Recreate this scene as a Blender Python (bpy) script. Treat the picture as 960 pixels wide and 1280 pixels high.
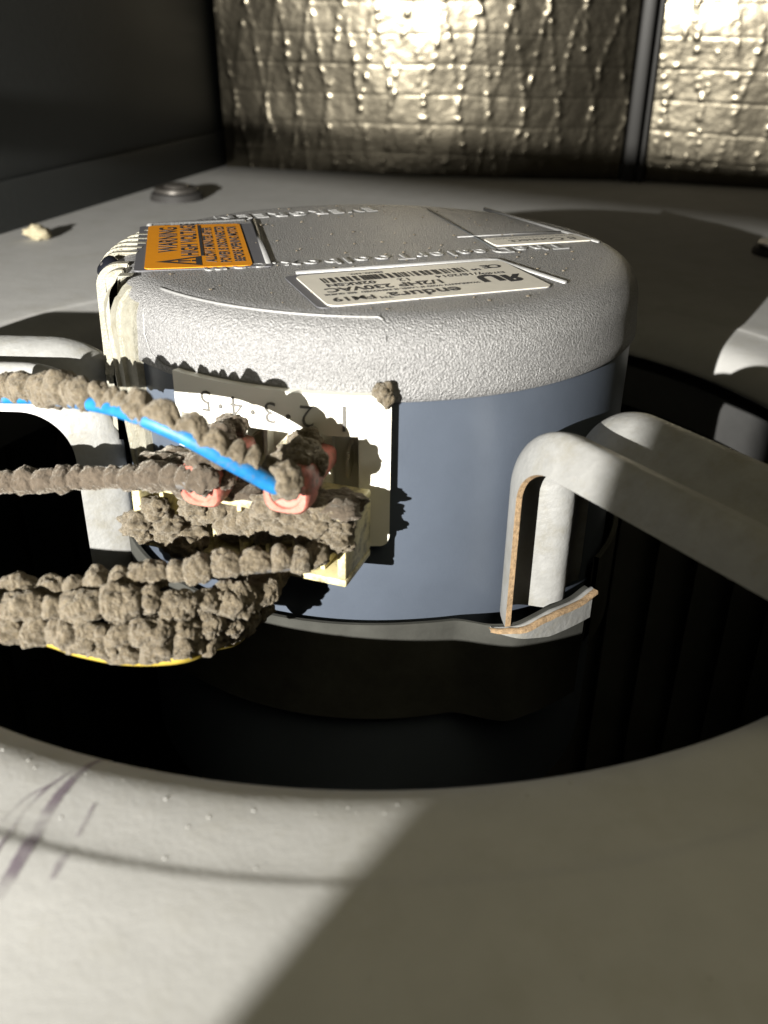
import bpy, bmesh, math, random
import numpy as np
from mathutils import Vector, Matrix, noise
random.seed(7)
rng = np.random.default_rng(7)
scene = bpy.context.scene
for o in list(bpy.data.objects): bpy.data.objects.remove(o)
R_ = math.radians
PI = math.pi

# ------------------------------------------------------------------ camera
cam = bpy.data.cameras.new('camera'); camo = bpy.data.objects.new('camera', cam)
scene.collection.objects.link(camo); scene.camera = camo
CAM = Vector((-.0043, -.253, .108)); PITCH, YAW, ROLL, FPX = .489, .0315, .013, 1164.4
fw = Vector((math.sin(YAW)*math.cos(PITCH), math.cos(YAW)*math.cos(PITCH), -math.sin(PITCH)))
rt = fw.cross(Vector((0, 0, 1))).normalized(); up = rt.cross(fw)
r2 = rt*math.cos(ROLL)+up*math.sin(ROLL); u2 = -rt*math.sin(ROLL)+up*math.cos(ROLL)
m3 = Matrix((r2, u2, -fw)).transposed()
camo.matrix_world = Matrix.Translation(CAM) @ m3.to_4x4()
cam.sensor_fit = 'VERTICAL'; cam.sensor_height = 36; cam.sensor_width = 27
cam.lens = FPX*36/1280
cam.clip_start = .01; cam.clip_end = 20
cam.dof.use_dof = True; cam.dof.focus_distance = .235; cam.dof.aperture_fstop = 18

# ------------------------------------------------------------------ world and lamps
w = bpy.data.worlds.new('World'); scene.world = w; w.use_nodes = True
w.node_tree.nodes['Background'].inputs[0].default_value = (.9, .85, .7, 1)
w.node_tree.nodes['Background'].inputs[1].default_value = .012
def aim(o, target):
    o.rotation_euler = (Vector(target)-o.location).to_track_quat('-Z', 'Y').to_euler()
KEY = Vector((-.342, -.66, .184))
k = bpy.data.lights.new('flashlight_beam', 'SPOT'); k.energy = 100; k.color = (1, .97, .91)
k.spot_size = R_(46); k.spot_blend = 1.0; k.shadow_soft_size = .0028
ko = bpy.data.objects.new('flashlight_beam', k); scene.collection.objects.link(ko)
ko.location = KEY; aim(ko, (-.02, .20, .045))
f = bpy.data.lights.new('room_bounce', 'AREA'); f.energy = .105; f.spread = R_(100); f.color = (1, .90, .60); f.size = .22
fo = bpy.data.objects.new('room_bounce', f); scene.collection.objects.link(fo)
fo.location = (.12, -.31, .31); aim(fo, (.05, -.19, 0))
vs = scene.view_settings
vs.view_transform = 'Standard'; vs.look = 'None'; vs.exposure = 0; vs.gamma = 1; vs.use_curve_mapping = False
scene.render.resolution_x, scene.render.resolution_y = 768, 1024

# ------------------------------------------------------------------ materials
def mat(name, col, rough=.5, metal=0, bump=None, vary=0, scale=300, spec=.5, detail=6, extra=None):
    m = bpy.data.materials.new(name); m.use_nodes = True
    nt = m.node_tree; b = nt.nodes['Principled BSDF']
    b.inputs['Base Color'].default_value = (*col, 1); b.inputs['Roughness'].default_value = rough
    b.inputs['Metallic'].default_value = metal; b.inputs['Specular IOR Level'].default_value = spec
    tc = nt.nodes.new('ShaderNodeTexCoord')
    if vary:
        n = nt.nodes.new('ShaderNodeTexNoise'); n.inputs['Scale'].default_value = scale*.25
        n.inputs['Detail'].default_value = detail; n.inputs['Roughness'].default_value = .65
        nt.links.new(tc.outputs['Object'], n.inputs['Vector'])
        r = nt.nodes.new('ShaderNodeValToRGB')
        r.color_ramp.elements[0].position = .3; r.color_ramp.elements[1].position = .7
        r.color_ramp.elements[0].color = (*[c*(1-vary) for c in col], 1)
        r.color_ramp.elements[1].color = (*[min(1, c*(1+vary)) for c in col], 1)
        nt.links.new(n.outputs[0], r.inputs[0]); nt.links.new(r.outputs[0], b.inputs['Base Color'])
    if bump:
        last = None
        for sc, st, dist in bump:
            n = nt.nodes.new('ShaderNodeTexNoise'); n.inputs['Scale'].default_value = sc
            n.inputs['Detail'].default_value = 4
            nt.links.new(tc.outputs['Object'], n.inputs['Vector'])
            bp = nt.nodes.new('ShaderNodeBump'); bp.inputs['Strength'].default_value = st
            bp.inputs['Distance'].default_value = dist
            nt.links.new(n.outputs[0], bp.inputs['Height'])
            if last: nt.links.new(last.outputs[0], bp.inputs['Normal'])
            last = bp
        nt.links.new(last.outputs[0], b.inputs['Normal'])
    return m

M = {}
M['plate'] = mat('grey_paint', (.44, .437, .42), .75, 0, [(1100, .15, .0003), (140, .12, .0010)], .06, 260, .25)
M['body'] = mat('blue_grey_paint', (.066, .079, .102), .36, 0, [(1500, .10, .0003), (90, .15, .0006)], .10, 120)
M['cast'] = mat('cast_aluminium', (.245, .243, .242), .5, .38, [(2300, 1.0, .0006)], .36, 7000)
M['castflat'] = M['cast']
M['fin'] = mat('dusty_cast_aluminium', (.25, .24, .195), .6, .2, [(1700, .6, .0004)], .16, 1500)
M['zinc'] = mat('grey_zinc_steel', (.27, .27, .26), .5, .15, [(700, .3, .0005), (160, .3, .001)], .10, 900)
M['raw'] = mat('rusty_raw_edge', (.23, .155, .085), .85, 0, [(2500, .6, .0004)], .45, 4000)
M['band'] = mat('shade_toned_band', (.046, .046, .041), .9, 0, [(700, .2, .0004)], .25, 300, .04)  # the band's shade is put into this near-black base colour
M['white'] = mat('white_plastic', (.74, .72, .64), .4, 0, [(900, .05, .0003)], .03, 300)
M['ivory'] = mat('ivory_plastic', (.62, .55, .30), .45, 0, [(900, .1, .0003)], .08, 500)
M['dust'] = mat('grey_brown_dust', (.128, .104, .070), .95, 0, [(1900, 1.0, .0007), (5200, 1.0, .0004)], .5, 3600, .1)
M['dustdark'] = mat('felted_and_shaded_dust', (.075, .060, .045), .95, 0, [(1300, .7, .0006), (3800, .6, .0003)], .35, 2600, .1)
for q in ('dust', 'dustdark'):
    b = M[q].node_tree.nodes['Principled BSDF']
    b.inputs['Sheen Weight'].default_value = .35; b.inputs['Sheen Roughness'].default_value = .4
    b.inputs['Sheen Tint'].default_value = (1, .93, .8, 1)
M['blue'] = mat('blue_wire_insulation', (.008, .13, .33), .5, 0, [(800, .2, .0003)], .25, 1600)
def film(m, col, lo, hi, scale):
    """patchy film of dust over a clean surface"""
    nt = m.node_tree; b = nt.nodes['Principled BSDF']
    src = b.inputs['Base Color'].links[0].from_socket
    tc = nt.nodes.new('ShaderNodeTexCoord'); n = nt.nodes.new('ShaderNodeTexNoise'); n.inputs['Scale'].default_value = scale
    n.inputs['Detail'].default_value = 8; n.inputs['Roughness'].default_value = .7
    nt.links.new(tc.outputs['Object'], n.inputs['Vector'])
    r = nt.nodes.new('ShaderNodeValToRGB'); r.color_ramp.elements[0].position = lo; r.color_ramp.elements[1].position = hi
    nt.links.new(n.outputs[0], r.inputs[0])
    mx = nt.nodes.new('ShaderNodeMix'); mx.data_type = 'RGBA'
    nt.links.new(r.outputs[0], mx.inputs['Factor']); nt.links.new(src, mx.inputs['A']); mx.inputs['B'].default_value = (*col, 1)
    nt.links.new(mx.outputs['Result'], b.inputs['Base Color'])
film(M['blue'], (.13, .115, .085), .54, .80, 500)
film(M['ivory'], (.15, .125, .08), .46, .66, 330)
film(M['zinc'], (.20, .185, .14), .50, .85, 120)
film(M['plate'], (.37, .36, .32), .50, .90, 70)
film(M['fin'], (.17, .15, .10), .50, .75, 260)
M['greywire'] = mat('grey_wire_insulation', (.11, .105, .10), .5)
M['yellow'] = mat('yellow_wire_insulation', (.42, .31, .05), .5, 0, None, .2, 1200)
M['pink'] = mat('pink_nylon', (.47, .150, .115), .5, 0, [(900, .4, .0005)], .4, 1400)
M['pink'].node_tree.nodes['Principled BSDF'].inputs['Subsurface Weight'].default_value = .15
M['pink'].node_tree.nodes['Principled BSDF'].inputs['Subsurface Radius'].default_value = (.004, .002, .001)
film(M['pink'], (.15, .125, .085), .47, .68, 420)
M['tin'] = mat('tinned_contact', (.6, .56, .45), .3, .9)
M['black'] = mat('black_print', (.018, .018, .02), .6)
M['greyprint'] = mat('grey_moulded_print', (.10, .095, .085), .6)
M['orange'] = mat('orange_label', (.62, .235, .006), .45, 0, None, .05, 900)
M['margin'] = mat('dark_label_margin', (.10, .10, .11), .5)
M['paper'] = mat('off_white_label', (.60, .57, .50), .45, 0, None, .05, 1200)
M['ridge'] = mat('bright_cast_ridge', (.26, .26, .256), .5, .3, [(1700, .4, .0003)], .1, 3000)
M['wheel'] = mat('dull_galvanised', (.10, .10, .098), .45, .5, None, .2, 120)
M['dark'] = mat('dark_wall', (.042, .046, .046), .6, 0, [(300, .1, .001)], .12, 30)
M['rubber'] = mat('black_rubber', (.03, .028, .026), .7, 0, [(500, .2, .0004)], .2, 300)
M['bolt'] = mat('dull_steel', (.10, .092, .082), .45, .6, None, .15, 700)
M['screw'] = mat('black_oxide', (.02, .022, .03), .25, .6)
M['foil'] = mat('aluminium_foil', (.125, .111, .083), .26, 1, [(420, .10, .001)], .12, 60)
M['seam'] = mat('dark_seam_strip', (.028, .027, .025), .5, .2)
M['ink'] = mat('purple_marker_ink', (.17, .13, .17), .5)
nt = M['ink'].node_tree
b = nt.nodes['Principled BSDF']
n = nt.nodes.new('ShaderNodeTexNoise'); n.inputs['Scale'].default_value = 160; n.inputs['Detail'].default_value = 5
r = nt.nodes.new('ShaderNodeValToRGB'); r.color_ramp.elements[0].position = .36; r.color_ramp.elements[1].position = .6
r.color_ramp.elements[0].color = (.12, .12, .12, 1); r.color_ramp.elements[1].color = (.62, .62, .62, 1)
tc = nt.nodes.new('ShaderNodeTexCoord'); nt.links.new(tc.outputs['Object'], n.inputs['Vector'])
nt.links.new(n.outputs[0], r.inputs[0]); nt.links.new(r.outputs[0], b.inputs['Alpha'])

# ------------------------------------------------------------------ builders
def link(name, me, m, parent=None, loc=None):
    o = bpy.data.objects.new(name, me); scene.collection.objects.link(o)
    if m and me is not None and not me.materials: me.materials.append(m)
    if parent is not None:
        o.parent = parent
        if parent_world.get(parent.name): o.matrix_parent_inverse = parent_world[parent.name].inverted()
    return o
parent_world = {}
def thing(name, loc, label, cat, group=None):
    o = bpy.data.objects.new(name, None); scene.collection.objects.link(o); o.location = loc
    o.empty_display_size = .01
    parent_world[o.name] = Matrix.Translation(Vector(loc))
    tag(o, label, cat, group); return o
def tag(o, label, cat, group=None):
    o['label'] = label; o['category'] = cat
    if group: o['group'] = group
    return o
def mesh(V, F, smooth=True, sharp=None):
    me = bpy.data.meshes.new('m'); me.from_pydata([tuple(v) for v in V], [], [tuple(f) for f in F]); me.update()
    if smooth:
        me.polygons.foreach_set('use_smooth', [True]*len(me.polygons))
        if sharp: me.set_sharp_from_angle(angle=R_(sharp))
    return me
def merge(parts):
    V, F = [], []
    for v, f in parts:
        k = len(V); V += [tuple(x) for x in v]; F += [tuple(i+k for i in q) for q in f]
    return V, F
def grid(P, cu=False, cv=False, skip=None):
    """P: array nu x nv x 3"""
    nu, nv = P.shape[:2]
    F = []
    for i in range(nu if cu else nu-1):
        for j in range(nv if cv else nv-1):
            if skip and skip(i, j): continue
            a, b2 = i, (i+1) % nu; c, d = j, (j+1) % nv
            F.append((a*nv+c, b2*nv+c, b2*nv+d, a*nv+d))
    return P.reshape(-1, 3), F
def cyl(th, z, r):
    return Vector((r*math.cos(th), r*math.sin(th), z))
def revolve(prof, n=192, t0=0, t1=2*PI):
    full = abs(t1-t0-2*PI) < 1e-6
    T = np.linspace(t0, t1, n+1)[:n if full else n+1]
    prof = np.array(prof, float)
    P = np.zeros((len(T), len(prof), 3))
    P[:, :, 0] = np.cos(T)[:, None]*prof[None, :, 0]; P[:, :, 1] = np.sin(T)[:, None]*prof[None, :, 0]
    P[:, :, 2] = prof[None, :, 1]
    return grid(P, cu=full)
def box(size, bevel=0, mtx=Matrix(), seg=2):
    bm = bmesh.new(); bmesh.ops.create_cube(bm, size=1)
    bmesh.ops.scale(bm, vec=size, verts=bm.verts)
    if bevel: bmesh.ops.bevel(bm, geom=bm.edges, offset=bevel, segments=seg, profile=.5, affect='EDGES')
    bmesh.ops.transform(bm, matrix=mtx, verts=bm.verts)
    V = [v.co.copy() for v in bm.verts]; idx = {v: i for i, v in enumerate(bm.verts)}
    F = [[idx[v] for v in f.verts] for f in bm.faces]; bm.free(); return V, F
def catmull(pts, n=12):
    pts = [Vector(p) for p in pts]; out = []
    P = [pts[0]*2-pts[1]]+pts+[pts[-1]*2-pts[-2]]
    for i in range(1, len(P)-2):
        for k in range(n):
            t = k/n
            a, b2, c, d = P[i-1], P[i], P[i+1], P[i+2]
            out.append(.5*((2*b2)+(c-a)*t+(2*a-5*b2+4*c-d)*t*t+(3*b2-a-3*c+d)*t**3))
    out.append(pts[-1]); return out
def sweep(path, rad, ns=12, caps=True):
    path = [Vector(p) for p in path]; n = len(path)
    V, F = [], []; prev = None
    for i, p in enumerate(path):
        t = (path[min(i+1, n-1)]-path[max(i-1, 0)]).normalized()
        if prev is None:
            a = t.cross(Vector((0, 0, 1)));
            if a.length < 1e-4: a = t.cross(Vector((0, 1, 0)))
            a.normalize()
        else:
            a = (prev-t*prev.dot(t)).normalized()
        prev = a; b2 = t.cross(a)
        r = rad(i/(n-1)) if callable(rad) else rad
        for k in range(ns):
            q = 2*PI*k/ns; V.append(p+(a*math.cos(q)+b2*math.sin(q))*r)
    for i in range(n-1):
        for k in range(ns):
            F.append((i*ns+k, i*ns+(k+1) % ns, (i+1)*ns+(k+1) % ns, (i+1)*ns+k))
    if caps:
        F.append(tuple(range(ns))[::-1]); F.append(tuple((n-1)*ns+k for k in range(ns)))
    return V, F
_ico = {}
def ico(sub):
    if sub not in _ico:
        bm = bmesh.new(); bmesh.ops.create_icosphere(bm, subdivisions=sub, radius=1)
        _ico[sub] = ([v.co.copy() for v in bm.verts], [[v.index for v in f.verts] for f in bm.faces]); bm.free()
    return _ico[sub]
def lump(c, rad, seed, frame=None, sub=4, amp=.3, freq=1.5):
    """a dust clod: displaced ellipsoid; frame = 3 axis vectors"""
    V0, F = ico(sub); V = []
    off = Vector((seed*13.7, seed*7.1, seed*3.3)); c = Vector(c)
    for v in V0:
        d = noise.fractal(v*freq+off, .8, 2.0, 3)
        q = abs(noise.noise(v*6+off*2))
        s = 1+amp*d-.10*q
        p = Vector((v.x*rad[0]*s, v.y*rad[1]*s, v.z*rad[2]*s))
        if frame: p = frame[0]*p.x+frame[1]*p.y+frame[2]*p.z
        V.append(c+p)
    return V, F
_seed = [0]
def beads(path, step, size, updir, lift, jitter=.25, sub=4, skip=0, squash=1.0, amp=.3):
    """row of clods sitting along a wire"""
    path = [Vector(p) for p in path]; parts = []
    acc = 0; nxt = 0
    for i in range(len(path)-1):
        seg = path[i+1]-path[i]; L = seg.length; t = seg.normalized()
        while nxt <= acc+L:
            p = path[i]+t*(nxt-acc); _seed[0] += 1
            rs = random.Random(_seed[0])
            nxt += step*rs.uniform(.72, 1.3)
            if rs.random() < skip: continue
            s = size(nxt) if callable(size) else size
            s *= rs.uniform(1-jitter, 1+jitter)
            u = (Vector(updir)-t*t.dot(Vector(updir))).normalized(); b2 = t.cross(u)
            c = p+u*lift*rs.uniform(.7, 1.25)+b2*s*rs.uniform(-.2, .2)
            a = rs.uniform(-.35, .35)
            t2 = t*math.cos(a)+u*math.sin(a); u3 = -t*math.sin(a)+u*math.cos(a)
            parts.append(lump(c, (s*.78*squash, s*rs.uniform(.9, 1.1), s*rs.uniform(.9, 1.15)), _seed[0], (t2, b2, u3), sub, amp))
        acc += L
    return parts
def dust_tube(path, radius, spacing, updir, lift, seed, amp=.22, r0=0.0, r1=1.0, ns=48, step=.00020, depth=.38):
    """matted dust that has grown round a wire: one puffy skin pinched at uneven intervals"""
    path = [Vector(p) for p in path]
    cum = [0]
    for i in range(len(path)-1): cum.append(cum[-1]+(path[i+1]-path[i]).length)
    L = cum[-1]; S = np.arange(L*r0, L*r1, step)
    xs = np.array(path); C_ = np.stack([np.interp(S, cum, xs[:, k]) for k in range(3)], -1)
    rs = random.Random(seed); cuts = [S[0]-.001]; sizes = []
    while cuts[-1] < S[-1]+.01:
        sz = spacing*rs.uniform(.6, 1.5); cuts.append(cuts[-1]+sz); sizes.append(rs.uniform(.82, 1.15)*(.8+.2*sz/spacing))
    V = []; n_ = len(S)
    shift = [(rs.uniform(-.3, .3), rs.uniform(.6, 1.25)) for _ in sizes]
    for i, s_ in enumerate(S):
        k = 0
        while cuts[k+1] < s_: k += 1
        p = Vector(C_[i]); t = (Vector(C_[min(i+3, n_-1)])-Vector(C_[max(i-3, 0)])).normalized()
        u = (Vector(updir)-t*t.dot(Vector(updir))).normalized(); b_ = t.cross(u)
        endf = min(1, (i+1)*step/.0015, (n_-i)*step/.0015)**.5
        q = (s_-cuts[k])/(cuts[k+1]-cuts[k])
        for a_ in range(ns):
            an = 2*PI*a_/ns
            # the pinch wanders around the wire so that clods interlock
            qq = q+.16*noise.noise(Vector((math.cos(an)*1.3, math.sin(an)*1.3, seed+k*2.0)))
            qq = min(.999, max(.001, qq))
            puff = (1-depth)+depth*(math.sin(PI*qq))**.36
            d = u*math.cos(an)+b_*math.sin(an)
            pos = p*260+d*1.2+Vector((0, 0, seed*5.0))
            f_ = noise.fractal(pos, .9, 2.1, 4)
            wq = Vector((noise.noise(pos*1.7), noise.noise(pos*1.7+Vector((9, 4, 2))), 0))*.9
            fib = abs(noise.noise(Vector((pos.x*3.2, pos.y*3.2, pos.z*1.5))+wq))+.5*abs(noise.noise(pos*6.5+wq*2))
            r = radius*sizes[k]*endf*puff*(1.05+amp*f_-.20*fib)
            r *= 1+.16*math.cos(an-shift[k][0]*3)
            V.append(p+u*lift*shift[k][1]*(.4+.6*math.sin(PI*min(1, max(0, q))))+d*r)
    F = []
    for i in range(n_-1):
        for a_ in range(ns):
            F.append((i*ns+a_, i*ns+(a_+1) % ns, (i+1)*ns+(a_+1) % ns, (i+1)*ns+a_))
    F.append(tuple(range(ns))[::-1]); F.append(tuple((n_-1)*ns+k for k in range(ns)))
    return V, F
def stuff(o): o['kind'] = 'stuff'; return o
def text_mesh(s, size, depth=.00006, bold=0, align='CENTER', spacing=1.0):
    c = bpy.data.curves.new('t', 'FONT'); c.body = s; c.size = size; c.extrude = depth; c.offset = bold
    c.align_x = align; c.align_y = 'CENTER'; c.resolution_u = 3; c.space_character = spacing
    o = bpy.data.objects.new('t', c); scene.collection.objects.link(o)
    dg = bpy.context.evaluated_depsgraph_get(); dg.update()
    me = bpy.data.meshes.new_from_object(o.evaluated_get(dg))
    bpy.data.objects.remove(o)
    V = [v.co.copy() for v in me.vertices]; F = [list(p.vertices) for p in me.polygons]
    bpy.data.meshes.remove(me); return V, F
def xf(vf, mtx): return [mtx @ Vector(v) for v in vf[0]], vf[1]
def rrect(wd, ht, r, n=6):
    pts = []
    for cx, cy, a0 in ((wd/2-r, ht/2-r, 0), (-wd/2+r, ht/2-r, 90), (-wd/2+r, -ht/2+r, 180), (wd/2-r, -ht/2+r, 270)):
        for k in range(n+1):
            a = R_(a0+90*k/n); pts.append((cx+r*math.cos(a), cy+r*math.sin(a)))
    return pts
def slab(pts, z0, z1):
    n = len(pts); V = [(x, y, z0) for x, y in pts]+[(x, y, z1) for x, y in pts]
    F = [tuple(range(n))[::-1], tuple(range(n, 2*n))]+[(i, (i+1) % n, n+(i+1) % n, n+i) for i in range(n)]
    return V, F
def frame_mtx(origin, xdir, ydir):
    x = Vector(xdir).normalized(); y = Vector(ydir); y = (y-x*x.dot(y)).normalized(); z = x.cross(y)
    return Matrix.Translation(origin) @ Matrix((x, y, z)).transposed().to_4x4()

# ------------------------------------------------------------------ SETTING: cabinet walls
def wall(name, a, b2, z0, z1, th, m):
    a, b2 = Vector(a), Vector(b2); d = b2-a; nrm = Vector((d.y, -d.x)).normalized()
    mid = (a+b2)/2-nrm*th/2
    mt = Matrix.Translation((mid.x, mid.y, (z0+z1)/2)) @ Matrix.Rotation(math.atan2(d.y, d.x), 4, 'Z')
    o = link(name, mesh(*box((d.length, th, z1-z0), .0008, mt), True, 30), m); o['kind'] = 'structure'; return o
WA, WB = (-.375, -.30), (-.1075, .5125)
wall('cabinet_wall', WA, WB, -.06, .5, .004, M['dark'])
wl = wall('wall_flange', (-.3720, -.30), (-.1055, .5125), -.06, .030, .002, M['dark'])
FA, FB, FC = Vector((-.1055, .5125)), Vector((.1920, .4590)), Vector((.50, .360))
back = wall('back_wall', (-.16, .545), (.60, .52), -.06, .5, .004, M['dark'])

# added unseen post and rail, there only to cut the flashlight beam
D0 = .30
az = R_(55.85)
pd = Vector((math.cos(az), math.sin(az))); pp = Vector((pd.y, -pd.x))      # pp points to the right of the beam
c0 = Vector((KEY.x, KEY.y))+pd*D0
fr = mesh(*merge([
    box((.075, .003, .60), .0006, Matrix.Translation((*(c0+pp*.0375), .20)) @ Matrix.Rotation(math.atan2(pp.y, pp.x), 4, 'Z')),
    box((.20, .003, .0095), .0006, Matrix.Translation((*(c0-pp*.1002), .1396)) @ Matrix.Rotation(math.atan2(pp.y, pp.x), 4, 'Z')),
]), True, 30)
fo_ = link('beam_blocker', fr, M['dark']); fo_['kind'] = 'structure'

# foil covered insulation on the back wall
def foil_panel(name, a, b2, label, seed, bulge):
    d = b2-a; L = d.length; t = d.normalized(); nrm = Vector((t.y, -t.x))       # towards the camera
    nx, nz = int(L/.00115), 150
    xs = np.linspace(0, L, nx); zs = np.concatenate([np.linspace(-.004, .155, nz), np.linspace(.165, .42, 12)])
    P = np.zeros((nx, len(zs), 3))
    for i, x in enumerate(xs):
        for j, z in enumerate(zs):
            h = 0
            v = Vector((x, z, seed))
            if z < .17:
                wob = .003*noise.noise(Vector((x*30, z*30, seed+5)))
                for sg in (-1, 1):
                    q = ((x+wob+sg*(z*.17+.003)) / .0235) % 1
                    q = min(q, 1-q)*.0235
                    wgt = math.exp(-(q/.0019)**2)
                    h += wgt*(.00010+.00085*max(0, noise.noise(Vector((x*240, z*240, seed+sg*9)))-.05))
                q = ((z+.002*noise.noise(v*14)) / .0195) % 1
                q = min(q, 1-q)*.0195
                h -= .00016*math.exp(-(q/.0006)**2)
                h += .00011*noise.fractal(Vector((x*130, z*130, seed)), .9, 2, 3)
            h += .0008*noise.noise(v*24)+bulge*math.sin(PI*x/L)+z*.045
            p = a+t*x+nrm*(h+.006)
            P[i, j] = (p.x, p.y, z)
    vf = grid(P)
    # body behind the skin
    th = box((L, .018, .42), .002, Matrix.Translation((*(a+d/2-nrm*.0065), .208)) @ Matrix.Rotation(math.atan2(d.y, d.x), 4, 'Z'))
    o = link(name, mesh(*vf), M['foil'])
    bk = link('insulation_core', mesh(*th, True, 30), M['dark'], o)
    tag(o, label, 'insulation', 'foil insulation on the back wall'); return o
tt = (FB-FA).normalized()
foil_panel('foil_insulation', FA+tt*.002, FB-tt*.006, 'wide crinkled foil insulation panel behind the motor, left of the dark seam strip', 1.0, .011)
foil_panel('foil_insulation', FB+Vector((.009, -.001)), FC, 'narrow foil insulation panel at the right picture edge, right of the dark seam strip', 4.0, .006)
sd = (FC-FB).normalized(); sn = Vector((sd.y, -sd.x))
so = link('seam_strip', mesh(*merge([
    box((.009, .012, .43), .0015, Matrix.Translation((*(FB+sn*.008+Vector((.002, 0))), .210)) @ Matrix.Rotation(math.atan2(sd.y, sd.x), 4, 'Z')),
    box((.003, .018, .43), .001, Matrix.Translation((*(FB+sn*.010+Vector((.0105, -.001))), .2105)) @ Matrix.Rotation(math.atan2(sd.y, sd.x), 4, 'Z'))]), True, 30), M['seam'])
tag(so, 'dark upright metal strip between the two foil insulation panels', 'strip')

# ------------------------------------------------------------------ blower housing: side plate with rolled inlet ring
PROF = [(.1425, -.0080), (.1408, -.0086), (.1402, -.0078), (.1406, -.0062), (.1413, -.0042), (.1424, -.0019), (.1440, .0002), (.1460, .0017), (.1485, .0028), (.1520, .0035), (.1560, .0039), (.1610, .0042), (.1640, .00440),
        (.1648, .00450), (.1656, .00472), (.1664, .0049), (.1674, .0050), (.174, .0050)]
def surf_z(r): return float(np.interp(r, [p[0] for p in PROF], [p[1] for p in PROF]))
hous = thing('blower_housing', (0, 0, -.06), 'grey painted blower housing plate with a round rolled inlet around the motor', 'blower housing')
link('inlet_ring', mesh(*revolve(PROF, 320)), M['plate'], hous)
n = 320; T = np.linspace(0, 2*PI, n+1)[:n]
P = np.zeros((n, 5, 3))
for i, t in enumerate(T):
    c, s = math.cos(t), math.sin(t)
    lim = min((.62 if c > 0 else .285)/max(abs(c), 1e-6), (.56 if s > 0 else .30)/max(abs(s), 1e-6))
    for j, q in enumerate((0, .1, .3, .6, 1)):
        r = .174+(lim-.174)*q; P[i, j] = (r*c, r*s, .0050-.0002*min(1, q*8))
link('side_plate', mesh(*grid(P, cu=True)), M['plate'], hous)
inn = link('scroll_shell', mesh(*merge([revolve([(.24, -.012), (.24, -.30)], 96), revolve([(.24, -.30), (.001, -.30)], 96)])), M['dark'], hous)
nb = []
rn = random.Random(5)
for i in range(110):
    t = R_(rn.uniform(222, 300)); r = rn.choice((rn.gauss(.1500, .0015), rn.uniform(.150, .20)))
    sz_ = rn.uniform(.00006, .00019)*(1 if rn.random() < .9 else 1.7)
    nb.append(lump((r*math.cos(t), r*math.sin(t), surf_z(r)), (sz_*rn.uniform(1, 1.6), sz_*rn.uniform(1, 1.6), sz_*.8), 300+i, None, 2, .3))
stuff(link('paint_nibs', mesh(*merge(nb)), M['plate'], hous))
# marker strokes lying on the ring: (x, y, half width)
def stroke(pts):
    path = catmull([(p[0], p[1], p[2]) for p in pts], 10)
    V, F = [], []
    for i, p in enumerate(path):
        t = (path[min(i+1, len(path)-1)]-path[max(0, i-1)]); t.z = 0
        d = Vector((p.x, p.y, 0)); nn = Vector((-t.y, t.x, 0)).normalized()
        for s in (-1, -.33, .33, 1):
            q = Vector((p.x, p.y, 0))+nn*p.z*.72*s*(1+.35*noise.noise(Vector((i*.7, s, 3))))
            V.append((q.x, q.y, surf_z(math.hypot(q.x, q.y))+.00012))
    for i in range(len(path)-1):
        for k in range(3): F.append((i*4+k, i*4+k+1, i*4+4+k+1, i*4+4+k))
    link('marker_stroke', mesh(V, F), M['ink'], hous)
STROKES = [[(-0.04581, -0.13754, 0.00051), (-0.0479, -0.14302, 0.00085), (-0.04977, -0.14991, 0.00119), (-0.05057, -0.15829, 0.00136), (-0.0514, -0.16453, 0.00136), (-0.05202, -0.16773, 0.00119)], [(-0.04863, -0.14176, 0.000255), (-0.05151, -0.14643, 0.00034), (-0.05345, -0.1516, 0.000425), (-0.05424, -0.15757, 0.000425), (-0.05469, -0.16112, 0.00034)], [(-0.04365, -0.14989, 0.00034), (-0.04396, -0.1532, 0.00051), (-0.0444, -0.15675, 0.00034)], [(-0.04479, -0.15992, 0.00068), (-0.04523, -0.16222, 0.00085), (-0.04563, -0.16462, 0.00051)], [(-0.05144, -0.14588, 0.000255), (-0.05426, -0.14909, 0.00034), (-0.05615, -0.15391, 0.00034)]]
#STROKES#
for s in STROKES: stroke(s)

# blower wheel inside the housing
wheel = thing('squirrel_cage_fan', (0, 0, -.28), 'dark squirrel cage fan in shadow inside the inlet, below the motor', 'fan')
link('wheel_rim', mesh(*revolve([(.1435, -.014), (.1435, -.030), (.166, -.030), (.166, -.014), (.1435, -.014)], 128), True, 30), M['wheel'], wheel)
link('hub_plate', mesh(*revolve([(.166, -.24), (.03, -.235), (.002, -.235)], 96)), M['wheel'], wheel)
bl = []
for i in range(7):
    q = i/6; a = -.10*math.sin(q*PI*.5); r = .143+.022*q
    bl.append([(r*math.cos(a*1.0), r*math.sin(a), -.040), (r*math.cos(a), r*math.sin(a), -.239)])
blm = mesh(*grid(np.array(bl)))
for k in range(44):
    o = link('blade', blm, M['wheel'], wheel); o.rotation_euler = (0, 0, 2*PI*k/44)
    o.matrix_parent_inverse = parent_world[wheel.name].inverted()

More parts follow.
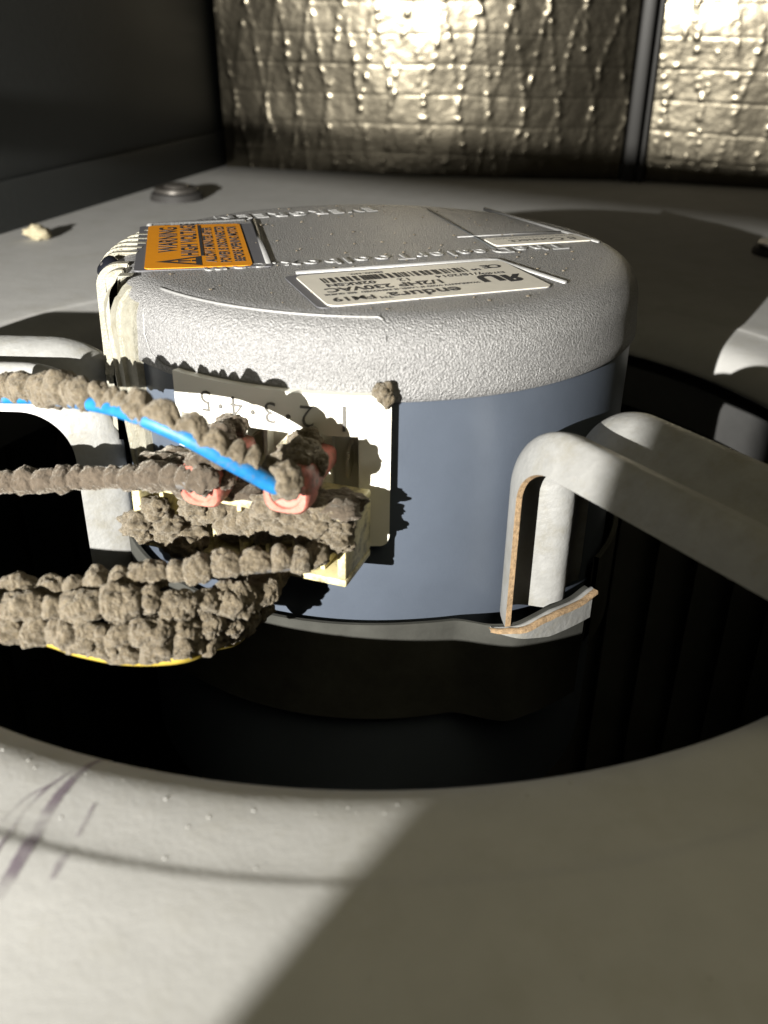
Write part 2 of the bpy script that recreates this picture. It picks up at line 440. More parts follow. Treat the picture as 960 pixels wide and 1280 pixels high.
# ------------------------------------------------------------------ motor mount: belly band and arms
mount = thing('motor_mount', (0, 0, -.05), 'grey steel motor mount with ribbed bent arms and a band around the motor', 'motor mount')
def band_r(th):
    d = math.degrees(th)
    s = lambda a, b2, x: (lambda q: q*q*(3-2*q))(min(1, max(0, (x-a)/(b2-a))))
    return .0722
def ring_strip(t0, t1, rf, zt, zb, th, n):
    P = np.zeros((n+1, 9, 3)); T = np.linspace(t0, t1, n+1)
    for i, t in enumerate(T):
        r = rf(t); z1 = zt(t); z0 = zb(t)
        prof = [(r, z0), (r, z1), (r+th, z1), (r+th+.0003, (z1*3+z0)/4), (r+th, z0)]
        prof = [(r, z0), (r, (z0+z1)/2), (r, z1-.0003), (r+.0003, z1), (r+th-.0003, z1), (r+th, z1-.0003), (r+th, z1-min(.004, (z1-z0)*.35)), (r+th, (z0+z1)/2), (r+th, z0)]
        for j, (a, z) in enumerate(prof): P[i, j] = (a*math.cos(t), a*math.sin(t), z)
    return P
def flare_r(t):
    d = math.degrees(t); q = min(1, max(0, (d+76)/11)); q = q*q*(3-2*q)
    return .0716+.0082*q
BT0, BT1 = R_(-50.5-345), R_(-50.5)
def band_top(t):
    d = math.degrees(t)
    return -.0180-.0004*math.exp(-((d+73)/7)**2)+.0026*min(1, max(0, (d+70)/10))+.0012*math.exp(-((d+50.5)/2.5)**2)
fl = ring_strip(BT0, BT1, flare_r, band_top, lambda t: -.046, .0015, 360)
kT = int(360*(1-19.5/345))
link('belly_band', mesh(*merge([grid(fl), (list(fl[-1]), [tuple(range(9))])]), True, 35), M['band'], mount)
ft = ring_strip(R_(-70.0), R_(-50.2), lambda t: flare_r(t)+.0016, lambda t: band_top(t)+.0003, lambda t: -.0192-.0032*min(1, max(0, (math.degrees(t)+69)/9)), .0012, 30)
link('band_tab', mesh(*merge([grid(ft), (list(ft[-1]), [tuple(range(9))]), (list(ft[0]), [tuple(range(9))[::-1]])])), M['zinc'], mount)  # lighter zinc for the lit part of the band; lower edge follows its shadow
tE = np.linspace(BT0, BT1, 361)
rad = np.stack([np.cos(tE), np.sin(tE), 0*tE], -1)
fl[kT:, :, :2] *= (1+.0028/.0798); fl[kT:, :, 2] += .0003
e = fl[:, 3:5]+np.array([0, 0, .00012]); e[:, :, 2] += rng.normal(0, .00010, (361, 1))
wv = np.clip((np.degrees(tE)+80)/14, .15, 1)[:, None]
e2 = np.stack([e[:, 0], e[:, 1]+rad*.0003, e[:, 1]+rad*.00045-np.array([0, 0, .0009])*wv], 1)
link('raw_edge', mesh(*grid(e2[kT:])), M['raw'], mount)

def arm(azd, vc, zleg=-.0175, flange=.0080, hscale=1.0, ztop=.0300, u0=.0712, ra=.0160, side=-1):
    a = R_(azd); u = Vector((math.cos(a), math.sin(a), 0)); v = Vector((-u.y, u.x, 0)); zz = Vector((0, 0, 1))
    path = []                                            # (u, z, nu, nz)
    for q in np.linspace(0, 1, 14): path.append((u0, zleg+(ztop-ra-zleg)*q, -1, 0))
    for q in np.linspace(0, 1, 22)[1:]:
        b2 = PI-q*PI/2; path.append((u0+ra+ra*math.cos(b2), ztop-ra+ra*math.sin(b2), math.cos(b2), math.sin(b2)))
    for q in np.linspace(0, 1, 20)[1:]: path.append((u0+ra+q*.066, ztop, 0, 1))
    for q in np.linspace(0, 1, 12)[1:]:
        b2 = q*q*(3-2*q); path.append((u0+ra+.066+q*.024, ztop-(ztop-.0086)*b2, .7*math.sin(q*PI), 1-.3*math.sin(q*PI)))
    for q in np.linspace(0, 1, 6)[1:]: path.append((u0+ra+.090+q*.03, .0086, 0, 1))
    vs_ = np.linspace(-.0165, .0130, 45) if side < 0 else np.linspace(-.0130, .0165, 45)
    def hh(x):
        front = x*side > 0; x = abs(x); h = -.0068*math.exp(-(x/.0054)**2)
        if x > .0105: h -= (flange if front else .0025)*((x-.0105)/.006)**1.7
        return h
    th = .0013
    top, bot = np.zeros((len(path), 45, 3)), np.zeros((len(path), 45, 3))
    for i, (pu, pz, nu, nz) in enumerate(path):
        l = math.hypot(nu, nz); nu /= l; nz /= l
        fl_ = 1.0 if i < 55 else max(.12, 1-(i-55)/10)
        for j, x in enumerate(vs_):
            h = hh(x)*hscale*fl_
            sl = (hh(x+.0004)-hh(x-.0004))/.0008*hscale*fl_
            nl = math.hypot(1, sl)
            for arr, off in ((top, 0), (bot, -th)):
                hv = h+off/nl; vv = x-sl*off/nl
                p = u*(pu+nu*hv)+zz*(pz+nz*hv)+v*(vc+vv); arr[i, j] = p
    parts = [grid(top), grid(bot[:, ::-1])]
    edges = []
    for j in (0, 44):
        edges.append(grid(np.stack([top[:, j], bot[:, j]] if j else [bot[:, j], top[:, j]], 1)))
    edges.append(grid(np.stack([top[0], bot[0]], 1)))
    ao = link('arm', mesh(*merge(parts)), M['zinc'], mount)
    link('raw_edge', mesh(*merge(edges), False), M['raw'], ao)
arm(-58.8, .0035, ztop=.0330, ra=.0175)
arm(176, .0215, flange=.0110, u0=.0635, ra=.0240, zleg=-.03, side=1)
arm(59, .004)

# ------------------------------------------------------------------ MOTOR
motor = thing('blower_motor', (0, 0, -.09), 'round electric blower motor with cast aluminium cap and blue-grey body', 'motor')
RB = .0695
W0, W1, WZ0, WZ1 = R_(-127.2), R_(-93.3), .0115, .0297      # terminal window
T = sorted(set(np.round(np.concatenate([np.linspace(-PI, PI, 241), [W0, W1]]), 6)))[:-1]
Z = [-.090, -.06, -.03, -.0185, -.0178, 0, WZ0, .02, WZ1, .034, .0374]
P = np.array([[cyl(t, z, RB) for z in Z] for t in T])
Wi0, Wi1 = min(range(len(T)), key=lambda i: abs(T[i]-W0)), min(range(len(T)), key=lambda i: abs(T[i]-W1))
vf = grid(P, cu=True, skip=lambda i, j: Wi0 <= i < Wi1 and Z.index(WZ0) <= j < Z.index(WZ1))
link('motor_body', mesh(*merge([vf, revolve([(RB, -.090), (.01, -.092), (.0005, -.092)], 64)])), M['body'], motor)
prof = [(.0690, .0366), (.0702, .0366), (.0705, .0369), (.0704, .0395), (.0701, .0430)]
for q in np.linspace(0, 1, 12): prof.append((.0610+.0090*math.cos(q*PI/2)**.92, .0448+.0090*math.sin(q*PI/2)**.92))
ZT = .0538
prof += [(.056, ZT), (.045, ZT), (.03, ZT), (.012, ZT), (.0004, ZT)]
cap = link('end_cap', mesh(*revolve(prof, 256)), M['cast'], motor)
# cooling fins on the cap's left edge, running over and down the side
fins_y = [-.0335, -.0275, -.0215, -.0095, -.0040, .0015, .0070, .0125, .0180, .0235]
for i, y in enumerate(fins_y):
    xe = -(math.sqrt(.0712**2-y*y)+.0008)
    if y < -.03: xe += .0010
    ro = .006; pts = [(-.0600, ZT+.0003)]
    for q in np.linspace(0, 1, 9): pts.append((xe+ro-ro*math.sin(q*PI/2), ZT+.0003-ro+ro*math.cos(q*PI/2)))
    pts += [(xe-.0008, .014), (xe+.002, .0105), (-.066, .0105)] if y > -.03 else [(xe-.001, .030), (-.066, .030)]
    bm = bmesh.new(); vv = [bm.verts.new((x, y-.0015, z)) for x, z in pts]; fc = bm.faces.new(vv)
    ex = bmesh.ops.extrude_face_region(bm, geom=[fc]); bmesh.ops.translate(bm, vec=(0, .0030, 0), verts=[g for g in ex['geom'] if isinstance(g, bmesh.types.BMVert)])
    bmesh.ops.recalc_face_normals(bm, faces=bm.faces)
    bmesh.ops.bevel(bm, geom=[e_ for e_ in bm.edges if e_.calc_length() < .02 or True], offset=.0006, segments=2, affect='EDGES', clamp_overlap=True)
    me = bpy.data.meshes.new('fin'); bm.to_mesh(me); bm.free()
    me.polygons.foreach_set('use_smooth', [True]*len(me.polygons)); me.set_sharp_from_angle(angle=R_(40))
    link('fin', me, M['fin'], cap)
# side post below the fins
def side_r(d):
    for a, b2, r in ((-161, -151.5, .0772), (-151.5, -147, .0757), (-147, -137.5, .0738)):
        if a <= d <= b2: return r
P = []
zs = [.0015, .0020, .010, .020, .03, .038, .0430, .0460, .0490, .0512, .0526, .0532]
dr_ = [-.004, -.0006, 0, 0, 0, 0, 0, -.0004, -.0016, -.0038, -.0070, -.0110]
for k, (q, r_) in enumerate(((0, .0680), (.03, .0722), (.34, .0730), (.36, .0722), (.60, .0722), (.62, .0713), (.97, .0712), (1, .0680))):
    row = []
    for z, dr in zip(zs, dr_):
        dl_ = -147.0-10.5*min(1, max(0, (z-.006)/.044)); dr2 = -141.2
        row.append(cyl(R_(dl_+(dr2-dl_)*q), z, max(.058, r_+dr)))
    P.append(row)
link('side_post', mesh(*grid(np.array(P)), True, 40), M['fin'], motor)
# raised crease and border ridges on the cap
def ridge(path, w_, name='raised_ridge', m='ridge'):
    link(name, mesh(*sweep(path, w_, 8)), M[m], cap)
RT = ZT-.0001
ridge([cyl(R_(d), ZT-.0005, .0648) for d in np.linspace(-139, -90, 40)]+[cyl(R_(-89.2), ZT-.0009, .0655)], .00032)
ridge([cyl(R_(-89), .0528-.0, .0655), cyl(R_(-88.8), .0500, .0690), cyl(R_(-88.8), .0440, .0701), cyl(R_(-88.8), .0385, .0704)], .00012, m='cast')
ridge([cyl(R_(d), z, r_) for d, z, r_ in ((-139, .0526, .0650), (-139.2, .0490, .0694), (-138.5, .0440, .0702), (-136.5, .0400, .0705), (-132.5, .0385, .0706), (-128, .0382, .0707))], .00016)
ridge([(-.0645, .0245, RT), (-.0640, .0262, RT), (-.0385, .0345, RT), (-.0355, .0340, RT), (-.0262, -.0215, RT)], .0008)
ridge([(-.0190, -.0305, RT), (.0275, -.0158, RT), (.0310, -.0160, RT), (.0440, -.0385, RT)], .0007)
ridge([(.0365, .0560, RT), (.0620, .0062, RT)], .0006)
ridge([(.0235, .0118, RT), (.0545, .0205, RT)], .0004)
link('seam_groove', mesh(*box((.0006, .060, .0006), 0, Matrix.Translation((.0253, .0255, ZT-.0001)) @ Matrix.Rotation(R_(13.8), 4, 'Z'))), M['dark'], cap)
# raised lettering cast into the cap; it reads from the far side
def cast_text(s, size, c, azd, bold=.0):
    rd = Vector((math.cos(R_(azd)), math.sin(R_(azd)), 0)); upv = Vector((-rd.y, rd.x, 0))
    vf = xf(text_mesh(s, size, .00032, bold, 'CENTER', 1.28), frame_mtx(Vector((c[0], c[1], ZT)), rd, upv))
    link('raised_lettering', mesh(*vf, False), M['ridge'], cap)
cast_text('TheDealerToolbox.com', .0078, (.0050, -.0133, 0), 197.2, .00006)
cast_text('EVERGREEN', .0080, (-.0230, .0450, 0), 199, .0002)

# stickers
def sticker(name, c, azd, wd, ht, m, r_=.002, thick=.0003):
    rd = Vector((math.cos(R_(azd)), math.sin(R_(azd)), 0)); upv = Vector((-rd.y, rd.x, 0))
    mt = frame_mtx(Vector((c[0], c[1], ZT)), rd, upv)
    o = link(name, mesh(*xf(slab(rrect(wd, ht, r_), -.0001, thick), mt), False), m, motor)
    return o, mt @ Matrix.Translation((0, 0, thick+.00005))
def put(parent, name, items, mt, m):
    parts = [xf(vf, mt @ Matrix.Translation((x, y, 0))) for vf, x, y in items]
    link(name, mesh(*merge(parts), False), M[m], parent)
# orange warning sticker: reads from near to far, its top edge towards the fins
wc = (-.0458, -.0005)
mg, mt = sticker('label_margin', wc, 100, .0535, .0330, M['margin'], .0012, .00022)
wl_, mt = sticker('warning_label', (wc[0]-.0012, wc[1]), 100, .0520, .0258, M['orange'], .0016, .0004)
put(wl_, 'lettering', [(text_mesh('WARNING', .0066, .00003, .00010), .0070, .0072),
                       (text_mesh('HIGH VOLTAGE', .0058, .00003, .00010), .0065, .0018)], mt, 'black')
put(wl_, 'small_lettering', [(text_mesh('ALLOW 5 MINUTES AFTER', .0036, .00003, .00005), .0, -.0033),
                       (text_mesh('POWER IS DISCONNECTED', .0036, .00003, .00005), .0, -.0068),
                       (text_mesh('BEFORE OPENING MOTOR', .0036, .00003, .00005), .0, -.0103)], mt, 'black')
tri = ([(-.0245, -.0008, 0), (-.0145, -.0008, 0), (-.0195, .0105, 0), (-.0225, .0006, 0), (-.0165, .0006, 0), (-.0195, .0070, 0)],
       [(0, 1, 4, 3), (1, 2, 5, 4), (2, 0, 3, 5)])
put(wl_, 'warning_triangle', [(tri, 0, 0), (slab([(-.0008, -.0004), (.0008, -.0004), (.0008, .0004), (-.0008, .0004)], 0, .00004), -.0195, .0012),
                              (slab([(-.0005, 0), (.0005, 0), (.0008, .0028), (-.0008, .0028)], 0, .00004), -.0195, .0021)], mt, 'black')
put(wl_, 'rule', [(slab([(-.0145, -.0004), (.0245, -.0004), (.0245, .0004), (-.0145, .0004)], 0, .00004), 0, -.0012)], mt, 'black')
# white data plate sticker, upside down to the camera
dc = (.0100, -.0385)
mg, mt = sticker('label_recess', (dc[0]-.0006, dc[1]+.0002), 199, .0560, .0285, M['margin'], .0020, .00015)
dl, mt = sticker('data_label', (dc[0]+.0006, dc[1]), 199, .0535, .0272, M['paper'], .0022, .0004)
put(dl, 'lettering', [(text_mesh('endura', .0062, .00003, .00008), .0030, .0092), (text_mesh('TM', .0022, .00003), .0128, .0105), (text_mesh('FM19', .0044, .00003, .00006), .0198, .0092),
                      (text_mesh('WARRANTY VOID IF LABEL IS REMOVED  SEE GUIDE', .0016, .00003), .0065, .0050),
                      (text_mesh('1/2HP 230VAC', .0046, .00003, .00009), .0095, .0015),
                      (text_mesh('12', .0034, .00003), .0035, -.0024), (text_mesh('02RKSN', .0034, .00003, .00005), .0165, -.0026),
                      (text_mesh('7/18/2014', .0030, .00003), -.0105, -.0026), (text_mesh('SERIAL NO.', .0017, .00003), .010, -.0108)], mt, 'black')
bars = []; x = -.014
rb = random.Random(3)
while x < .022:
    wd = rb.choice((.0003, .0003, .0006, .0009)); bars.append((slab([(0, -.0022), (wd, -.0022), (wd, .0022), (0, .0022)], 0, .00004), x, -.0068)); x += wd+rb.choice((.0003, .0005, .0008))
put(dl, 'barcode', bars, mt, 'black')
Rm = text_mesh('R', .0080, .00003, .00035); Rm = ([Vector((-v.x, v.y, v.z)) for v in Rm[0]], [f_[::-1] for f_ in Rm[1]])
put(dl, 'agency_mark', [(Rm, -.0215, .0035), (text_mesh('U', .0080, .00003, .0004), -.0160, .0022), (text_mesh('E37403', .0020, .00003), -.0190, -.0018),
                        (text_mesh('CE', .0042, .00003, .00012), -.0215, -.0080), (text_mesh('US', .0020, .00003, .00005), -.0165, -.0062)], mt, 'black')
# narrow sticker near the right edge
sl_, mt = sticker('small_label', (.0455, .0085), 196, .0290, .0090, M['paper'], .0012, .00035)
put(sl_, 'lettering', [(text_mesh('8 Connect', .0046, .00003, .00006), -.001, .0010), (text_mesh('DO NOT DISCONNECT UNDER LOAD', .0014, .00003), 0, -.0026)], mt, 'greyprint')

# screws
def screw(c, ax, r_, m, nm='screw'):
    ax = Vector(ax).normalized(); a = ax.cross(Vector((0, 0, 1)));
    a = a.normalized() if a.length > .01 else Vector((1, 0, 0))
    mt = frame_mtx(Vector(c), a, ax.cross(a))
    hd = revolve([(.0001, r_*.62), (r_*.5, r_*.58), (r_*.82, r_*.42), (r_, r_*.12), (r_, -.001)], 20)
    sk = box((r_*.9, r_*.22, r_*.25), 0, Matrix.Translation((0, 0, r_*.58)))
    link(nm, mesh(*xf(hd, mt), True, 50), M[m], motor)
screw((-.0672, -.0156, .0515), (-.75, -.15, .65), .0032, 'screw')
link('screw_slot', mesh(*box((.009, .0050, .002), .0006, Matrix.Translation((-.0640, -.0154, .0522)))), M['rubber'], motor)
screw((.0630, .0280, .0500), (.3, .2, 1), .0020, 'bolt')

# terminal socket
sock = thing_part = link('terminal_socket', None, None, motor)
TL, TR = R_(-128.5), R_(-87.9)
RC = .0724
nT = 90
Tt = list(np.linspace(TL, TR, nT)); Tt += [W0, W1]; Tt = sorted(set(np.round(Tt, 5)))
CZ0, CZ1 = .0032, .0389
def cover_z(t, q):
    # rounded lower right corner, slight tilt of the top edge
    return CZ0+(CZ1-CZ0)*q
Zc = [CZ0, CZ0+.0006, CZ0+.002, .008, WZ0, .02, WZ1, .033, .037, CZ1]
def cov(t, z, r_):
    # rounded bottom corner
    dx = (TR-t)*RC
    if dx < .0022 and z < CZ0+.0022:
        zmin = CZ0+.0022-math.sqrt(max(0, .0022**2-(.0022-dx)**2)); z = max(z, zmin)
    return cyl(t, z, r_)
outer = np.array([[cov(t, z, RC) for z in Zc] for t in Tt]); innr = np.array([[cov(t, z, RC-.0022) for z in Zc] for t in Tt])
i0 = min(range(len(Tt)), key=lambda i: abs(Tt[i]-W0)); i1 = min(range(len(Tt)), key=lambda i: abs(Tt[i]-W1))
j0, j1 = Zc.index(WZ0), Zc.index(WZ1)
sk = lambda i, j: i0 <= i < i1 and j0 <= j < j1
parts = [grid(outer, skip=sk)]
rim = lambda A, B: grid(np.stack([A, B], 1))
parts += [rim(outer[:, -1], innr[:, -1]), rim(innr[:, 0], outer[:, 0]), rim(innr[-1], outer[-1]), rim(outer[0], innr[0])]
parts += [rim(outer[i0, j0:j1+1], innr[i0, j0:j1+1]), rim(innr[i1, j0:j1+1], outer[i1, j0:j1+1]), rim(innr[i0:i1+1, j1], outer[i0:i1+1, j1]), rim(outer[i0:i1+1, j0], innr[i0:i1+1, j0])]
cover = link('socket_cover', mesh(*merge(parts), True, 35), M['white'], motor)
bpy.data.objects.remove(sock)
# recessed pocket behind the window
ts = np.linspace(W0, W1, 30); dz = .0
RI = .0640
bk = np.array([[cyl(t, z, RI) for z in np.linspace(WZ0, WZ1, 5)] for t in ts])
pk = [grid(bk)]
for z in (WZ0, WZ1): pk.append(grid(np.array([[cyl(t, z, r_) for r_ in (RI, RC-.0015)] for t in ts])))
for t in (W0, W1): pk.append(grid(np.array([[cyl(t, z, r_) for r_ in (RI, RC-.0015)] for z in (WZ0, WZ1)])))
link('socket_pocket', mesh(*merge(pk), False), M['white'], cover)
nd = [-121.0, -114.7, -108.4, -101.9, -95.7]
def radial_box(d, z, r0, r1, wt, wz, bev=.0002):
    t = R_(d); return box((r1-r0, wt, wz), bev, Matrix.Translation(cyl(t, z, (r0+r1)/2)) @ Matrix.Rotation(t, 4, 'Z'))
for d in (-117.9, -111.6, -105.2, -98.8):
    link('divider', mesh(*radial_box(d, (WZ0+WZ1)/2, RI, .0672, .0009, WZ1-WZ0, .0001), False), M['white'], cover)
for d in nd:
    tab = merge([radial_box(d+.6, .0225, RI, .0715, .0008, .0062, .0002), radial_box(d+.6, .0225, .0715, .0728, .0006, .0045, .0002)])
    link('contact_pin', mesh(*tab, False), M['tin'], cover)
for d, s in zip(nd, '54321'):
    t = R_(d); e_r = Vector((math.cos(t), math.sin(t), 0)); e_t = Vector((-e_r.y, e_r.x, 0))
    mt = frame_mtx(cyl(t, .0341, RC), -e_t, Vector((0, 0, -1)))
    vf = text_mesh(s, .0070 if s != '1' else .0085, .00035, -.0001)
    link('numeral', mesh(*xf(vf, mt), False), M['greyprint'], cover)
for d in (-117.9, -111.6, -105.2):
    link('numeral_dot', mesh(*lump(cyl(R_(d), .0333, RC), (.0006, .0006, .0006), 1, sub=2, amp=0)), M['greyprint'], cover)

# ------------------------------------------------------------------ wires
def C(d, z, r_): return cyl(R_(d), z, r_)
def radial_frame(p0, p1):
    x = (Vector(p1)-Vector(p0)).normalized(); y = Vector((0, 0, 1)).cross(x).normalized(); return frame_mtx(Vector(p0), x, y)
def pink_terminal(p0, p1, parent):
    p0, p1 = Vector(p0), Vector(p1); L = (p1-p0).length
    mt = radial_frame(p0, p1)
    secs = []
    for q, hw, hh_ in ((0, .0034, .0022), (.05, .0038, .0026), (.45, .0040, .0028), (.6, .0046, .0040), (.8, .0049, .0047), (.97, .0047, .0046), (1.0, .0042, .0041)):
        secs.append([(q*L, hw*np.sign(math.cos(a))*abs(math.cos(a))**.6, hh_*np.sign(math.sin(a))*abs(math.sin(a))**.6) for a in np.linspace(0, 2*PI, 29)[:28]])
    P = np.array(secs); vf = grid(P, cv=True)
    inner = [(L*.975, .0032*math.cos(a), .0032*math.sin(a)) for a in np.linspace(0, 2*PI, 29)[:28]]
    lip = grid(np.array([secs[-1], [(L, .0034*math.cos(a), .0034*math.sin(a)) for a in np.linspace(0, 2*PI, 29)[:28]], inner]), cv=True)
    capf = (inner, [tuple(range(28))])
    return link('pink_terminal', mesh(*xf(merge([vf, lip, capf]), mt), True, 50), M['pink'], parent)
# blue wire
tA0, tA1 = C(-99.8, .0252, .0715), C(-101.2, .0268, .0945)
bw = thing('blue_wire', (-.0184, -.0932, .027), 'blue wire with a row of dust clods on top, ending in a pink terminal', 'wire', 'dusty motor lead wires')
bpath = catmull([(-0.1029, -0.06, 0.0338), (-0.0911, -0.063, 0.0355), (-0.0794, -0.067, 0.0365), (-0.0663, -0.076, 0.0397), (-0.0511, -0.091, 0.0439), (-0.0423, -0.098, 0.0443), (-0.0337, -0.1005, 0.0413), (-0.0256, -0.1, 0.0359), (-0.0197, -0.0985, 0.0313), (-0.0182, -0.098, 0.0304)], 14)
link('insulation', mesh(*sweep(bpath, lambda q: .0014+.0003*min(1, max(0, (q-.45)/.3)), 16)), M['blue'], bw)
pink_terminal(tA0, tA1, bw)
bd = [dust_tube(bpath, .0031, .0040, (-.1, .25, 1), .0020, 21, r0=.04, r1=.57, depth=.22, amp=.2), dust_tube(bpath, .0021, .0032, (.15, .5, 1), .0021, 22, r0=.57, r1=.68, depth=.3), dust_tube(bpath, .0024, .0042, (.15, .45, 1), .0023, 23, r0=.675, r1=.94, depth=.32)]
bd += [lump((-.0178, -.0975, .0318), (.0034, .0030, .0040), 900, None, 4, .3), lump((-.0205, -.0945, .0330), (.0022, .0022, .0024), 901, None, 4, .3),
       lump(C(-100.6, .0308, .0880), (.0030, .0030, .0022), 902), lump(C(-101.0, .0296, .0800), (.0030, .0034, .0024), 903), lump(C(-102.0, .0286, .0740), (.0036, .0032, .0034), 904), lump(C(-101.3, .0300, .0845), (.0046, .0050, .0030), 906, None, 4, .4), lump(C(-98.6, .0290, .0840), (.0024, .0044, .0026), 907, None, 4, .4), lump(C(-98.9, .0245, .0870), (.0018, .0030, .0024), 908, None, 4, .4)]
stuff(link('dust_crust', mesh(*merge(bd)), M['dust'], bw))
# grey dusty wire
tB0, tB1 = C(-114.6, .0252, .0715), C(-113.6, .0234, .0915)
gw = thing('dusty_wire', (-.037, -.0848, .023), 'straight wire fully coated in beaded dust with shade in its dark tone, below the blue wire', 'wire', 'dusty motor lead wires')
gpath = catmull([(-.118, -.064, .0155), (-0.0932, -0.068, 0.0161), (-0.0819, -0.07, 0.017), (-0.0708, -0.072, 0.0188), (-0.0577, -0.0755, 0.0211), (-0.045, -0.08, 0.0233), (-0.0368, -0.0845, 0.0249)], 14)
link('insulation', mesh(*sweep(gpath, .0016, 14)), M['greywire'], gw)
pink_terminal(tB0, tB1, gw)
gd = [dust_tube(gpath, .0026, .0042, (0, -.1, 1), .0006, 24, r0=.1, r1=1, depth=.26)]
gd += [lump(C(-113.6, .0276, .0890), (.0038, .0030, .0022), 911, None, 4, .4), lump(C(-112.2, .0262, .0925), (.0030, .0020, .0030), 912, None, 4, .4),
       lump(C(-115.0, .0300, .0800), (.0040, .0040, .0026), 913, None, 4, .4), lump(C(-115.2, .0298, .0740), (.0036, .0036, .0028), 914), lump(C(-112.0, .0285, .0860), (.0036, .0044, .0026), 915, None, 4, .4), lump(C(-111.0, .0245, .0870), (.0020, .0034, .0026), 916, None, 4, .4)]
stuff(link('dust_crust', mesh(*merge(gd)), M['dustdark'], gw))  # this wire's shade is painted as a darker dust colour

# control plug with its wire bundle
plug = thing('control_plug', (-.027, -.078, .002), 'ivory control plug under the socket, caked in brown dust, with a dusty bundle of wires', 'plug')
e_n = Vector((-.368, -.930, 0)).normalized(); e_w = Vector((-e_n.y, e_n.x, 0))       # outward, towards the right
pc = Vector((-.0305, -.0785, 0))-e_n*.0085
def PL(wx, z, dn): return pc+e_w*wx+e_n*dn+Vector((0, 0, z))
mtp = frame_mtx(pc, e_w, Vector((0, 0, 1))); 
PW = .0255
def pbox(x0, x1, z0, z1, d0, d1, bev=.0005):
    cx_ = ((x0+x1)/2, (z0+z1)/2, (d0+d1)/2)
    p = PL(cx_[0], cx_[1], cx_[2])
    return box((x1-x0, d1-d0, z1-z0), bev, Matrix.Translation(p) @ Matrix.Rotation(math.atan2(e_w.y, e_w.x), 4, 'Z'))
walls = [pbox(-PW, PW, .0165, .0185, -.006, .0085), pbox(-PW, PW, .0020, .0038, -.006, .0085), pbox(PW-.0020, PW, .0039, .0164, -.006, .0088), pbox(-PW, -PW+.0022, .0039, .0164, -.006, .0085), pbox(-PW+.0023, PW-.0021, .0039, .0164, -.006, -.003)]
link('plug_housing', mesh(*merge(walls), True, 35), M['ivory'], plug)
for i in range(7):
    x = -PW+.0062+i*.0064
    link('partition', mesh(*pbox(x-.0005, x+.0005, .0039, .0164, -.0029, .0062, .0001), False), M['ivory'], plug)
# wires out of the plug, bending left into the bundle
def hw(x, pts, r_, m, nm='wire', under=True):
    path = catmull(([PL(x, .0040, .001), PL(x, -.0005, .0015)] if under else [PL(x, .010, 0), PL(x, .0095, .006)])+pts, 12)
    link(nm, mesh(*sweep(path, r_, 12)), M[m], plug); return path
w1 = hw(.0180, [(-0.0128, -0.092, 0.0114), (-0.0212, -0.096, 0.0127), (-0.0319, -0.098, 0.0129), (-0.0441, -0.099, 0.0117), (-0.0548, -0.1, 0.0101), (-0.0657, -0.1, 0.0088), (-0.0860, -0.1, 0.0084)], .0015, 'greywire', under=False)
w2 = hw(.0050, [(-0.0238, -0.090, 0.0022), (-0.0344, -0.1, 0.0063), (-0.0434, -0.104, 0.0095), (-0.0537, -0.105, 0.0095), (-0.0644, -0.105, 0.0085), (-0.0860, -0.105, 0.0095)], .0014, 'greywire')
w3 = hw(0, [(-.0265, -.085, -.0055), (-0.0344, -0.100, 0.0005), (-0.0435, -0.106, 0.0038), (-0.0538, -0.107, 0.0040), (-0.0646, -0.106, 0.004), (-0.0860, -0.105, 0.0055)], .0014, 'greywire')
w4 = hw(-.0020, [(-.0295, -.084, -.0110), (-0.034, -0.098, -0.0050), (-0.0388, -0.106, -0.0019), (-0.0486, -0.107, -0.0015), (-0.0574, -0.107, 0.0006), (-0.0656, -0.106, 0.0031), (-0.0860, -0.105, 0.0071)], .0014, 'yellow', 'yellow_wire')
du = []
du += [dust_tube(w1[14:], .0027, .0050, (0, -.2, 1), .0008, 31, depth=.36, amp=.3), dust_tube(w2[10:], .0030, .0052, (0, -.6, .8), .0006, 32, depth=.34, amp=.34),
       dust_tube(w3[12:], .0028, .0050, (0, -.6, .8), .0006, 33, depth=.34, amp=.34), dust_tube(w4[14:], .0023, .0040, (.1, -.25, 1), .0021, 34, depth=.36, amp=.4)]
rs = random.Random(8)
for wv, n_ in ((w2, 12), (w3, 14)):
    for _ in range(n_):
        p = wv[rs.randrange(30, len(wv))]; _seed[0] += 1; q = rs.uniform(.0008, .0017)
        du.append(lump(p+Vector((rs.uniform(-.001, .001), -.0022, rs.uniform(-.0025, .003))), (q*1.2, q, q), _seed[0], None, 3, .45))
stuff(link('dust_crust', mesh(*merge(du)), M['dust'], plug))
# crust over the plug
cr = []
rs = random.Random(11)
for i in range(46):                                              # flat felt over the top
    x = rs.uniform(-PW-.001, PW-.002); d = rs.uniform(-.004, .0075); _seed[0] += 1
    cr.append(lump(PL(x, .0188+rs.uniform(-.0004, .0010), d), (rs.uniform(.003, .0056), rs.uniform(.0022, .004), rs.uniform(.0013, .0024)), _seed[0], (e_w, e_n, Vector((0, 0, 1))), 3, .4))
stuff(link('dust_felt', mesh(*merge(cr)), M['dustdark'], plug))
cr = []
for i in range(34):                                              # clods on the front right and left ends
    _seed[0] += 1
    if i < 20: x, z, d = rs.uniform(.006, PW), rs.uniform(.0130, .0198), rs.uniform(.004, .0095)
    else: x, z, d = rs.uniform(-PW-.001, -.010), rs.uniform(.0020, .0150), rs.uniform(.006, .0095)
    s = rs.uniform(.0018, .0036)
    cr.append(lump(PL(x, z, d), (s*1.2, s, s*.8), _seed[0], (e_w, e_n, Vector((0, 0, 1))), 4, .45))
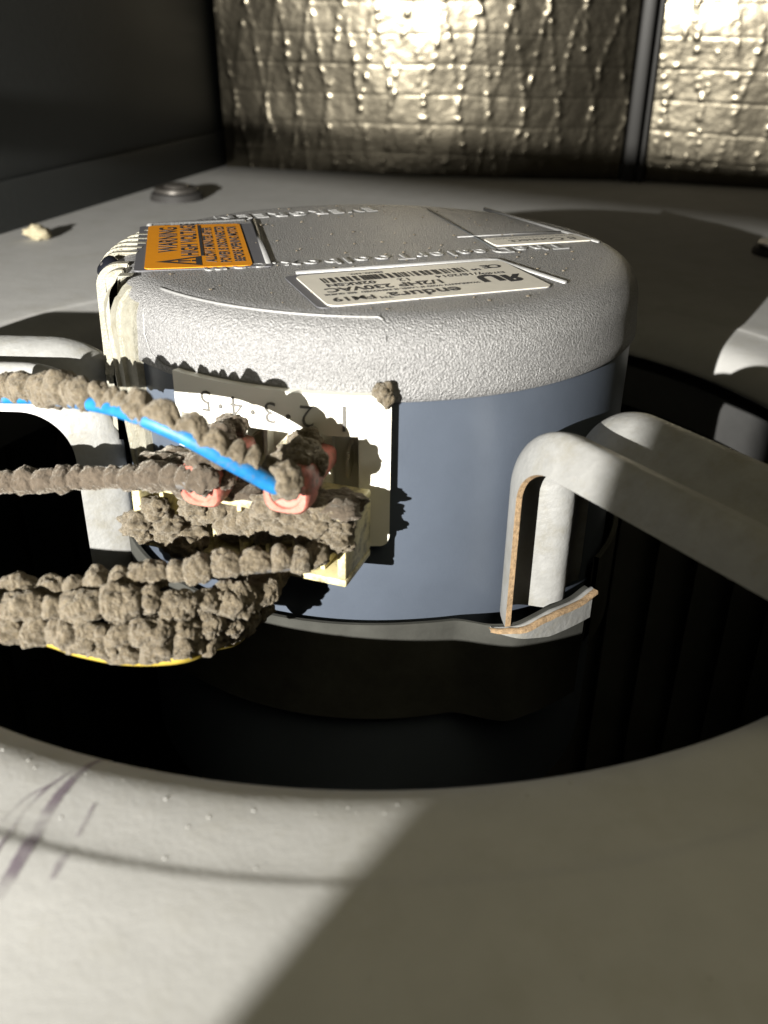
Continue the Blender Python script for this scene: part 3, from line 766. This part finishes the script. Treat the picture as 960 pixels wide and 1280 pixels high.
for x in (-.0125, -.0095, -.006, -.003, 0, .003, .006, .009, .012):                           # dark sooty clods in the plug mouth
    _seed[0] += 1; cr.append(lump(PL(x, .0115+rs.uniform(-.002, .002), .0045), (.0036, .0032, .0042), _seed[0], None, 4, .4))
stuff(link('dust_clods', mesh(*merge(cr)), M['dust'], plug))

# specks of dirt on the cap and its stickers
rs2 = random.Random(77); sp = []
for i in range(150):
    t, r = rs2.uniform(0, 2*PI), .061*math.sqrt(rs2.random()); q = rs2.uniform(.00012, .00035)
    sp.append(lump((r*math.cos(t), r*math.sin(t), ZT+.00015), (q*rs2.uniform(1, 2), q, q*.7), 700+i, None, 1, .3))
stuff(link('dirt_specks', mesh(*merge(sp)), M['dust'], motor))
# dust fallen on the socket cover
dp = [lump(C(-89.2, .0398, .0722), (.0022, .0020, .0020), 70, None, 4, .4), lump(C(-88.6, .0384, .0726), (.0014, .0014, .0022), 71, None, 3, .4)]
for i in range(0): dp.append(lump(C(rs.uniform(-127, -88), .03905, .0718), (rs.uniform(.0008, .002), .0007, .0004), 100+i, None, 2, .4))
stuff(link('dust_clods', mesh(*merge(dp)), M['dust'], motor))

# ------------------------------------------------------------------ small things on the plate
def mount_bolt(c, s, label, sink=0):
    t = thing('mounting_bolt', c, label, 'bolt', 'bolts on the blower plate')
    mt = Matrix.Translation(c)
    link('rubber_grommet', mesh(*xf(revolve([(.0, .004*s), (.009*s, .004*s), (.0135*s, .0035*s), (.0145*s, .001*s), (.0145*s, -.001)], 40), mt), True, 40), M['rubber'], t)
    link('washer', mesh(*xf(revolve([(.0, .0062*s), (.0115*s, .0062*s), (.012*s, .0056*s), (.012*s, .0042*s), (.008*s, .004*s)], 40), mt), True, 40), M['bolt'], t)
    link('bolt_head', mesh(*xf(revolve([(.0, .0082*s), (.0045*s, .0081*s), (.0066*s, .0074*s), (.0070*s, .006*s)], 24), mt), True, 60), M['bolt'], t)
mount_bolt((-.1180, .362, .0048), 1.15, 'dark bolt with wide washer at the back left corner beyond the warning label')
mount_bolt((.208, .216, .0048), .95, 'grey bolt head at the right picture edge on the lit plate')
def crumb(c, s, seed, label):
    o = link('dirt_crumb', mesh(*lump(c, (s*1.25, s, s*.8), seed, None, 3, .5)), M['crumb']); tag(o, label, 'crumb', 'crumbs of dirt')
M['crumb'] = mat('pale_grit', (.42, .37, .25), .9, 0, [(900, .5, .0005)], .2, 1500, .1)
crumb((-.1690, .2400, .0080), .0050, 51, 'pale crumb of dirt on the plate by the left wall, with a long shadow')
